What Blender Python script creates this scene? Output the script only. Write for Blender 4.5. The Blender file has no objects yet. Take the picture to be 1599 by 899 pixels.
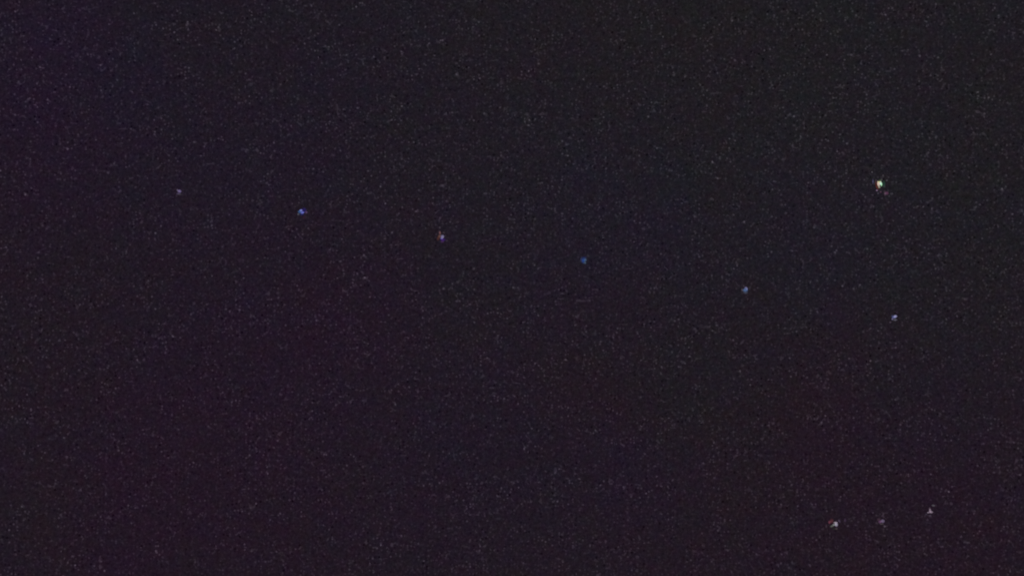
import bpy, bmesh, math, random
from mathutils import Vector, Matrix

random.seed(7)
S = bpy.context.scene

# ------------------------------------------------------------------ camera
PW, PH = 1599.0, 899.0                       # size of the photograph
LENS, SENSOR = 69.6, 36.0                    # about 29 degrees across
PITCH = math.radians(42.0)                   # camera looks up into the sky
EYE = Vector((0.0, 0.0, 1.6))
cam_data = bpy.data.cameras.new('camera')
cam_data.lens = LENS
cam_data.sensor_width = SENSOR
cam_data.sensor_fit = 'HORIZONTAL'
cam_data.clip_start = 0.1
cam_data.clip_end = 60000.0
cam = bpy.data.objects.new('camera', cam_data)
cam.location = EYE
cam.rotation_euler = (math.pi / 2 + PITCH, 0.0, 0.0)
S.collection.objects.link(cam)
S.camera = cam
CAM_R = cam.rotation_euler.to_matrix()
FOCAL = LENS / SENSOR * PW                   # focal length in photograph pixels
RIGHT, UP = CAM_R @ Vector((1, 0, 0)), CAM_R @ Vector((0, 1, 0))


def direction(px, py):
    """Direction in the sky of a place in the photograph."""
    v = Vector((px - PW / 2, -(py - PH / 2), -FOCAL))
    return (CAM_R @ v).normalized()


# ------------------------------------------------------------------ world and exposure
world = bpy.data.worlds.new('World')
S.world = world
world.use_nodes = True
wn = world.node_tree
bg = wn.nodes['Background']
nishita = wn.nodes.new('ShaderNodeTexSky')
nishita.sky_type = 'NISHITA'
nishita.sun_disc = False
nishita.sun_elevation = math.radians(-5.0)   # the sun is below the horizon
nishita.sun_rotation = math.radians(200.0)
wn.links.new(nishita.outputs[0], bg.inputs[0])
bg.inputs[1].default_value = 0.05
S.view_settings.view_transform = 'Standard'
S.view_settings.look = 'None'
S.view_settings.exposure = 0.0
S.view_settings.gamma = 1.0
S.render.engine = 'CYCLES'
S.cycles.use_denoising = False
S.cycles.transparent_max_bounces = 128
S.cycles.max_bounces = 4
S.cycles.filter_width = 1.5


def lin(c):
    c = c / 255.0
    return c / 12.92 if c <= 0.04045 else ((c + 0.055) / 1.055) ** 2.4


# ------------------------------------------------------------------ node helpers
class Nodes:
    def __init__(self, name):
        self.m = bpy.data.materials.new(name)
        self.m.use_nodes = True
        self.t = self.m.node_tree
        self.t.nodes.clear()

    def new(self, kind, **kw):
        n = self.t.nodes.new(kind)
        for k, v in kw.items():
            setattr(n, k, v)
        return n

    def put(self, sock, v):
        if isinstance(v, bpy.types.NodeSocket):
            self.t.links.new(v, sock)
        else:
            sock.default_value = v

    def math(self, op, a, b=0.0, c=None, clamp=False):
        n = self.new('ShaderNodeMath', operation=op, use_clamp=clamp)
        self.put(n.inputs[0], a)
        self.put(n.inputs[1], b)
        if c is not None:
            self.put(n.inputs[2], c)
        return n.outputs[0]

    def vec(self, op, a, b=None, scale=None):
        n = self.new('ShaderNodeVectorMath', operation=op)
        self.put(n.inputs[0], a)
        if b is not None:
            self.put(n.inputs[1], b)
        if scale is not None:
            self.put(n.inputs['Scale'], scale)
        return n.outputs['Value'] if op in ('DOT_PRODUCT', 'LENGTH') else n.outputs['Vector']

    def noise(self, v, scale, detail=0.0, rough=0.5, offset=(0, 0, 0)):
        n = self.new('ShaderNodeTexNoise', noise_dimensions='3D')
        self.put(n.inputs['Vector'], self.vec('ADD', v, offset))
        n.inputs['Scale'].default_value = scale
        n.inputs['Detail'].default_value = detail
        n.inputs['Roughness'].default_value = rough
        return n

    def ramp(self, x, a, b, lo=0.0, hi=1.0, smooth=True):
        n = self.new('ShaderNodeMapRange', interpolation_type='SMOOTHSTEP' if smooth else 'LINEAR')
        self.put(n.inputs['Value'], x)
        for k, v in (('From Min', a), ('From Max', b), ('To Min', lo), ('To Max', hi)):
            n.inputs[k].default_value = v
        return n.outputs[0]


# ------------------------------------------------------------------ night sky material
PIX = 1.0 / FOCAL * PW / 1024.0              # radians per rendered pixel
k = Nodes('night_sky')
tc = k.new('ShaderNodeTexCoord')
d = k.vec('NORMALIZE', tc.outputs['Object'])

base = k.vec('ADD', (31.2, 26.2, 33.3), (0, 0, 0))
# broad soft tints added to the sky colour, each round a direction: where, how wide, tint
TINT_GAIN = 0.5
TINT_PATCHES = [
    (380, 240, 360, (-0.5, -3.0, 4.5)), (90, 60, 170, (0.5, -2.0, 5.0)), (10, 200, 170, (2.0, -2.5, 2.5)), (105, 235, 60, (2.5, -2.0, -0.5)),
    (300, 60, 110, (-0.5, 1.0, -2.5)), (900, 100, 380, (-0.5, 2.5, -1.5)), (1450, 130, 340, (-0.5, 3.5, -0.5)),
    (130, 470, 140, (0.0, 0.5, -3.0)), (20, 380, 90, (2.0, -2.0, 0.5)), (180, 800, 330, (1.5, -3.5, 0.5)),
    (470, 540, 180, (2.8, -3.0, 1.5)), (260, 700, 200, (2.0, -2.0, 1.0)), (560, 500, 80, (2.5, -1.5, 0.0)), (950, 350, 150, (-0.5, -1.5, 6.5)),
    (1270, 350, 130, (-0.5, -1.0, 4.5)), (760, 690, 130, (-1.0, -2.0, 3.0)), (960, 740, 90, (0.5, -2.5, 4.0)), (1260, 640, 120, (2.2, -2.0, -0.5)),
    (900, 590, 140, (2.5, -2.0, -1.0)), (1230, 880, 260, (3.0, -4.0, -0.5)), (1520, 880, 160, (2.0, -2.5, -0.5)), (800, 920, 300, (1.5, -2.0, 0.0)), (250, 920, 240, (1.5, -2.0, 0.0)), (1080, 640, 120, (-1.5, 1.5, -1.0)),
    (1530, 800, 160, (1.5, -2.0, 0.0)), (1440, 650, 80, (-1.0, -1.0, 2.5)), (560, 850, 160, (0.5, -2.0, 0.5)),
]
for (px, py, r, t) in TINT_PATCHES:
    w = k.math('EXPONENT', k.math('MULTIPLY', k.math('SUBTRACT', 1.0, k.vec('DOT_PRODUCT', d, tuple(direction(px, py)))),
                                  -1.0 / (r / FOCAL * 0.75) ** 2))
    base = k.vec('ADD', base, k.vec('SCALE', t, scale=k.math('MULTIPLY', w, TINT_GAIN)))

# slow colour mottling
for (px_size, amp, off) in ((70.0, 3.5, (3.1, 0.7, 9.2)), (24.0, 4.5, (5.5, 2.2, 1.1)), (9.0, 5.5, (7.7, 8.1, 4.4))):
    n = k.noise(d, 1.0 / (PIX * px_size), 1.0, 0.5, off)
    cc = k.vec('SUBTRACT', n.outputs['Color'], (0.5, 0.5, 0.5))
    mean = k.vec('DOT_PRODUCT', cc, (0.3, 0.5, 0.2))
    grey = k.new('ShaderNodeCombineXYZ')
    for i in range(3):
        k.put(grey.inputs[i], mean)
    cc = k.vec('SUBTRACT', cc, grey.outputs[0])
    base = k.vec('ADD', base, k.vec('SCALE', cc, scale=amp))

# fine grain: soft variation, small bright specks of uneven strength, dark specks
def specks(cell, radius, power, off):
    vo = k.new('ShaderNodeTexVoronoi', voronoi_dimensions='3D', feature='F1')
    k.put(vo.inputs['Vector'], k.vec('ADD', d, off))
    vo.inputs['Scale'].default_value = 1.0 / (PIX * cell)
    fall = k.ramp(vo.outputs['Distance'], 0.0, radius, 1.0, 0.0)
    sep = k.new('ShaderNodeSeparateColor')
    k.put(sep.inputs[0], vo.outputs['Color'])
    return k.math('MULTIPLY', fall, k.math('POWER', sep.outputs[0], power))


g1 = k.math('SUBTRACT', k.noise(d, 1.0 / (PIX * 3.0), 1.0, 0.6, (1.3, 4.2, 6.6)).outputs['Fac'], 0.5)
amount = k.noise(d, 1.0 / (PIX * 26.0), 1.0, 0.5, (0.3, 3.2, 5.6)).outputs['Fac']
amount = k.ramp(amount, 0.35, 0.65, 0.6, 1.25)
lum = k.math('MULTIPLY', g1, 19.0)
for (cell, radius, power, gain, off) in ((3.4, 0.55, 2.2, 26.0, (9.3, 1.2, 3.6)), (5.5, 0.32, 2.5, 30.0, (4.4, 8.8, 2.1)),
                                         (3.9, 0.50, 2.5, -14.0, (2.3, 7.2, 0.6))):
    lum = k.math('ADD', lum, k.math('MULTIPLY', k.math('MULTIPLY', specks(cell, radius, power, off), gain), amount))
streak = k.ramp(k.noise(d, 1.0 / (PIX * 3.6), 0.0, 0.5, (6.3, 2.2, 8.6)).outputs['Fac'], 0.60, 0.88)
lum = k.math('ADD', lum, k.math('MULTIPLY', k.math('MULTIPLY', streak, 15.0), amount))
lum = k.math('SUBTRACT', lum, 0.8)
gl = k.new('ShaderNodeCombineXYZ')
k.put(gl.inputs[0], k.math('MULTIPLY', lum, 1.0))
k.put(gl.inputs[1], k.math('MULTIPLY', lum, 0.97))
k.put(gl.inputs[2], k.math('MULTIPLY', lum, 1.02))
base = k.vec('ADD', base, gl.outputs[0])

# display value to scene light
v = k.vec('MAXIMUM', base, (11.0, 9.0, 12.0))
v = k.vec('SCALE', k.vec('ADD', k.vec('SCALE', v, scale=1 / 255.0), (0.055,) * 3), scale=1 / 1.055)
gm = k.new('ShaderNodeGamma')
k.put(gm.inputs[0], v)
gm.inputs[1].default_value = 2.4
em = k.new('ShaderNodeEmission')
k.put(em.inputs[0], gm.outputs[0])
out = k.new('ShaderNodeOutputMaterial')
k.t.links.new(em.outputs[0], out.inputs[0])
SKY_MAT = k.m

# ------------------------------------------------------------------ sky dome
SKY_R = 9000.0
bm = bmesh.new()
bmesh.ops.create_uvsphere(bm, u_segments=96, v_segments=48, radius=SKY_R)
for f in bm.faces:
    f.normal_flip()
    f.smooth = True
me = bpy.data.meshes.new('sky')
bm.to_mesh(me)
bm.free()
me.materials.append(SKY_MAT)
sky = bpy.data.objects.new('sky', me)
sky.location = EYE
sky['kind'] = 'structure'
S.collection.objects.link(sky)

# ------------------------------------------------------------------ ground under the camera
g = Nodes('dark_grass')
tcg = g.new('ShaderNodeTexCoord')
nz = g.noise(tcg.outputs['Object'], 0.6, 6.0, 0.6)
cr = g.new('ShaderNodeValToRGB')
cr.color_ramp.elements[0].color = (0.025, 0.04, 0.015, 1)
cr.color_ramp.elements[1].color = (0.07, 0.09, 0.04, 1)
g.put(cr.inputs[0], nz.outputs['Fac'])
pb = g.new('ShaderNodeBsdfPrincipled')
g.put(pb.inputs['Base Color'], cr.outputs[0])
pb.inputs['Roughness'].default_value = 0.95
go = g.new('ShaderNodeOutputMaterial')
g.t.links.new(pb.outputs[0], go.inputs[0])
bm = bmesh.new()
bmesh.ops.create_circle(bm, cap_ends=True, segments=96, radius=8800.0)
me = bpy.data.meshes.new('ground')
bm.to_mesh(me)
bm.free()
me.materials.append(g.m)
ground = bpy.data.objects.new('ground', me)
ground['kind'] = 'structure'
S.collection.objects.link(ground)

# ------------------------------------------------------------------ star light
# light that adds to what is behind it; its colour is carried by the lobes of each star
s = Nodes('starlight')
at = s.new('ShaderNodeAttribute', attribute_name='light_colour')
e = s.new('ShaderNodeEmission')
s.put(e.inputs[0], at.outputs['Color'])
tr = s.new('ShaderNodeBsdfTransparent')
ad = s.new('ShaderNodeAddShader')
s.t.links.new(e.outputs[0], ad.inputs[0])
s.t.links.new(tr.outputs[0], ad.inputs[1])
so = s.new('ShaderNodeOutputMaterial')
s.t.links.new(ad.outputs[0], so.inputs[0])
STAR_MAT = s.m
STAR_D = 6000.0
FRINGE_GAIN = 0.8
SKY_LIN = tuple(lin(c) for c in (31, 25, 33))
SHELLS = ((1.30, 0.16), (1.05, 0.24), (0.80, 0.30), (0.52, 0.30))   # size and share of the light of nested shells


def lobes_mesh(name, lobes, unit, gain=1.0):
    """lobes: (x, y, z, rx, ry, angle, colour) in photograph pixels round the star; x right, y up, z towards us."""
    bm = bmesh.new()
    layer = bm.verts.layers.float_color.new('light_colour')
    for (x, y, z, rx, ry, ang, col) in lobes:
        add = [gain * max(lin(c) - s0, 0.0) for c, s0 in zip(col, SKY_LIN)]
        rot = Matrix.Rotation(math.radians(ang), 4, 'Z')
        for (sz, share) in SHELLS:
            r = bmesh.ops.create_icosphere(bm, subdivisions=2, radius=1.0)
            wob = [random.uniform(0, 6.28) for _ in range(3)]
            for vv in r['verts']:
                c = vv.co
                b = 1.0 + 0.10 * math.sin(2.3 * c.x + wob[0]) + 0.10 * math.sin(2.9 * c.y + wob[1]) + 0.08 * math.sin(2.6 * c.z + wob[2])
                p = rot @ Vector((c.x * rx * sz * b, c.y * ry * sz * b, c.z * min(rx, ry) * sz * b))
                vv.co = (p + Vector((x, y, z))) * unit
                vv[layer] = (add[0] * share * 0.5, add[1] * share * 0.5, add[2] * share * 0.5, 1.0)   # near and far side each give half
    me = bpy.data.meshes.new(name)
    bm.to_mesh(me)
    bm.free()
    me.materials.append(STAR_MAT)
    return me


def star(px, py, label, group, core, camera_fringe):
    root = bpy.data.objects.new('star', None)
    dv = direction(px, py)
    root.location = EYE + dv * STAR_D
    root.rotation_euler = cam.rotation_euler
    root.empty_display_size = 10.0
    root['label'] = label
    root['category'] = 'star'
    if group:
        root['group'] = group
    S.collection.objects.link(root)
    unit = STAR_D / FOCAL / (dv.dot(CAM_R @ Vector((0, 0, -1))))
    # camera colour fringing built as glowing lobes: touching ones joined, lone ones separate pieces
    blobs = list(core)
    near = []
    todo = list(camera_fringe)
    moved = True
    while moved:
        moved = False
        for q in list(todo):
            if any(math.hypot(q[0] - c[0], q[1] - c[1]) < 0.8 * (min(q[3], q[4]) + min(c[3], c[4])) + 1.6 for c in blobs):
                near.append(q)
                blobs.append(q)
                todo.remove(q)
                moved = True
    pieces = [('core', core, 1.0), ('camera_fringe', near, FRINGE_GAIN)] + [('fringe_speck', [q], FRINGE_GAIN) for q in todo]
    for nm, lobes, gain in pieces:
        if lobes:
            o = bpy.data.objects.new(nm, lobes_mesh(nm, lobes, unit, gain))
            o.parent = root
            S.collection.objects.link(o)
    return root


ROW = 'points of light in the slanting row of six'  # evenly spaced points of light, built the same way as the stars
LOW = 'three stars close together at the lower right'

star(279.5, 299.5, 'dull lilac point of light farthest left, at the start of the slanting row', ROW,
     [(0.6, 1.0, 0, 3.0, 2.2, -15, (102, 90, 128)), (-2.2, 2.6, 0.5, 1.6, 1.6, 0, (76, 68, 84))],
     [(-1.0, -2.6, 0, 3.0, 1.8, 10, (64, 55, 80)), (0.8, -3.8, 0, 3.2, 1.6, 0, (56, 52, 56)), (6.2, 1.6, 0, 1.8, 4.4, 0, (40, 30, 40))])

star(470.7, 330.3, 'vivid blue point of light, second from the left in the slanting row', ROW,
     [(-0.6, 1.8, 0, 2.3, 2.0, 0, (112, 116, 182)), (1.6, -1.6, 0.6, 3.0, 2.0, 10, (92, 98, 180)), (-2.8, -0.6, 0.3, 2.6, 2.6, 0, (46, 76, 116))],
     [(4.0, 2.2, 0, 3.6, 3.2, 0, (38, 30, 92)), (-4.8, -4.2, 0, 1.8, 1.6, 0, (68, 72, 80)), (7.6, -1.2, 0, 2.0, 2.0, 0, (80, 60, 92)),
      (0.6, -4.6, 0, 3.4, 1.6, 0, (30, 32, 76)), (4.2, -9.0, 0, 2.6, 3.0, 0, (44, 28, 40))])

star(690.7, 370.2, 'pale violet point of light with a rusty fringe above it, third in the slanting row', ROW,
     [(0.2, 0.6, 0, 2.8, 2.8, 0, (118, 112, 146)), (-1.2, -2.2, 0.5, 2.4, 1.6, -10, (84, 76, 128))],
     [(0.8, -4.2, 0, 3.6, 2.2, 0, (58, 30, 102)), (-0.2, -7.2, 0, 2.8, 1.8, 0, (66, 42, 78)), (-3.8, 6.6, 0, 1.8, 2.8, 10, (104, 72, 74)),
      (-4.4, 1.6, 0, 2.2, 2.8, 0, (92, 64, 56)), (-6.4, -2.0, 0, 2.4, 3.6, -20, (70, 42, 38)), (2.4, 7.2, 0, 2.2, 1.6, 0, (56, 48, 54))])

star(911.7, 407.0, 'dimmest point of light, deep blue, fourth in the slanting row', ROW,
     [(-1.0, 0.4, 0, 3.0, 4.2, 0, (34, 58, 114)), (2.2, 1.2, 0.5, 2.2, 2.6, 0, (62, 78, 104)), (2.0, -3.2, 0.3, 2.0, 2.0, 0, (60, 74, 92))],
     [(1.4, 5.0, 0, 3.2, 2.0, 0, (32, 32, 66)), (-4.0, 2.0, 0, 2.0, 3.4, 0, (46, 44, 66))])

star(1163.7, 452.7, 'soft steel blue round point of light, fifth in the slanting row', ROW,
     [(0.2, -0.2, 0, 3.6, 2.8, 0, (72, 94, 134)), (0.8, 3.4, 0.5, 2.2, 1.8, 0, (94, 90, 124)), (2.8, 1.6, 0.4, 1.6, 2.0, 0, (88, 86, 122))],
     [(0.6, -4.4, 0, 3.6, 1.8, 0, (58, 60, 74)), (-4.8, 0.4, 0, 1.6, 2.0, 0, (72, 66, 74))])

star(1396.7, 495.5, 'sharp bluish white point of light at the right end of the slanting row', ROW,
     [(1.4, 1.8, 0, 2.4, 2.2, 0, (132, 130, 168)), (-0.8, 0.4, 0.5, 2.4, 2.2, 0, (88, 90, 132)), (-3.2, -2.4, 0.2, 1.6, 1.6, 0, (94, 86, 116))],
     [(1.2, -3.6, 0, 2.8, 1.6, 0, (88, 86, 98)), (-3.0, 1.6, 0, 1.8, 2.4, 0, (46, 50, 86)), (-6.4, -7.2, 0, 1.6, 1.6, 0, (68, 58, 70)),
      (3.4, 7.6, 0, 2.0, 2.4, 0, (44, 32, 48))])

star(1373.6, 287.6, 'brightest star, white with orange and green fringes, alone at the upper right', None,
     [(-1.8, 0.4, 0, 2.1, 3.7, 8, (202, 182, 166)), (1.3, 1.2, 0.5, 2.0, 2.8, 0, (184, 206, 198)), (2.7, -0.6, 0.4, 1.5, 3.0, 0, (138, 192, 146)),
      (-0.4, 3.4, 0.6, 3.2, 1.2, 0, (166, 168, 116)), (-0.6, -4.2, 0.2, 1.8, 2.0, 0, (128, 128, 112))],
     [(-5.0, 0.0, 0, 1.8, 5.0, 5, (78, 36, 32)), (-3.4, -5.4, 0, 1.8, 3.0, 35, (88, 40, 36)), (6.4, 0.0, 0, 2.0, 5.0, 0, (24, 58, 48)),
      (0.6, 6.0, 0, 3.0, 1.4, 0, (50, 62, 36)), (-10.0, 4.0, 0, 1.4, 3.6, 0, (70, 66, 94)), (-4.2, -9.4, 0, 1.6, 1.3, 0, (120, 98, 124)),
      (1.6, -12.0, 0, 1.6, 1.4, 0, (76, 50, 68)), (10.6, -13.6, 0, 2.6, 2.4, 0, (88, 52, 78)), (8.2, -14.0, 0, 1.8, 3.6, 0, (70, 52, 66)),
      (10.6, 5.6, 0, 1.6, 1.4, 0, (70, 66, 74)), (-11.6, 18.0, 0, 1.5, 1.5, 0, (76, 72, 80)), (5.0, 13.0, 0, 1.6, 1.5, 0, (62, 56, 62))])

star(1303.4, 817.6, 'greyish white star with a pink smear, leftmost of the three low ones', LOW,
     [(1.4, 2.2, 0, 2.8, 1.7, 0, (140, 128, 140)), (2.6, -0.8, 0.4, 2.2, 2.8, 0, (132, 124, 144)), (-0.4, -1.0, 0.2, 3.4, 1.8, 10, (108, 110, 110))],
     [(-4.2, -3.2, 0, 2.6, 1.8, 20, (84, 90, 82)), (-7.8, 2.6, 0, 2.0, 2.6, 0, (100, 56, 70)), (-4.6, 4.4, 0, 2.8, 3.0, 0, (80, 46, 52)),
      (6.8, 4.2, 0, 1.6, 2.6, 30, (70, 60, 78)), (2.6, -7.2, 0, 2.2, 1.6, 0, (62, 56, 56)), (-1.6, -7.0, 0, 2.0, 2.0, 0, (32, 40, 28)),
      (15.6, 5.6, 0, 2.0, 3.0, 0, (58, 46, 64))])

star(1377.8, 813.7, 'faintest of the three low ones, a grey violet star in the middle', LOW,
     [(0.6, 0.6, 0, 2.8, 2.8, -20, (98, 86, 110)), (-3.0, -0.2, 0.3, 2.6, 2.0, 20, (88, 62, 90))],
     [(-0.8, -3.6, 0, 2.8, 1.4, 0, (64, 58, 60)), (-5.6, 2.8, 0, 2.6, 2.4, 0, (58, 42, 54)), (0.2, 8.4, 0, 2.0, 1.8, 0, (58, 48, 60))])

star(1452.8, 798.0, 'small wedge shaped mauve star, rightmost of the three low ones', LOW,
     [(-0.4, 2.0, 0, 1.8, 3.2, 12, (112, 98, 112)), (0.6, -0.8, 0.3, 3.2, 1.9, -8, (120, 106, 120)), (-3.2, -1.6, 0.2, 1.8, 1.3, 0, (106, 94, 108))],
     [(4.4, 8.8, 0, 2.6, 1.5, -10, (80, 78, 84)), (-0.4, -6.2, 0, 2.2, 1.5, 0, (58, 50, 62)), (-6.0, -4.4, 0, 2.0, 1.4, 0, (54, 48, 60))])
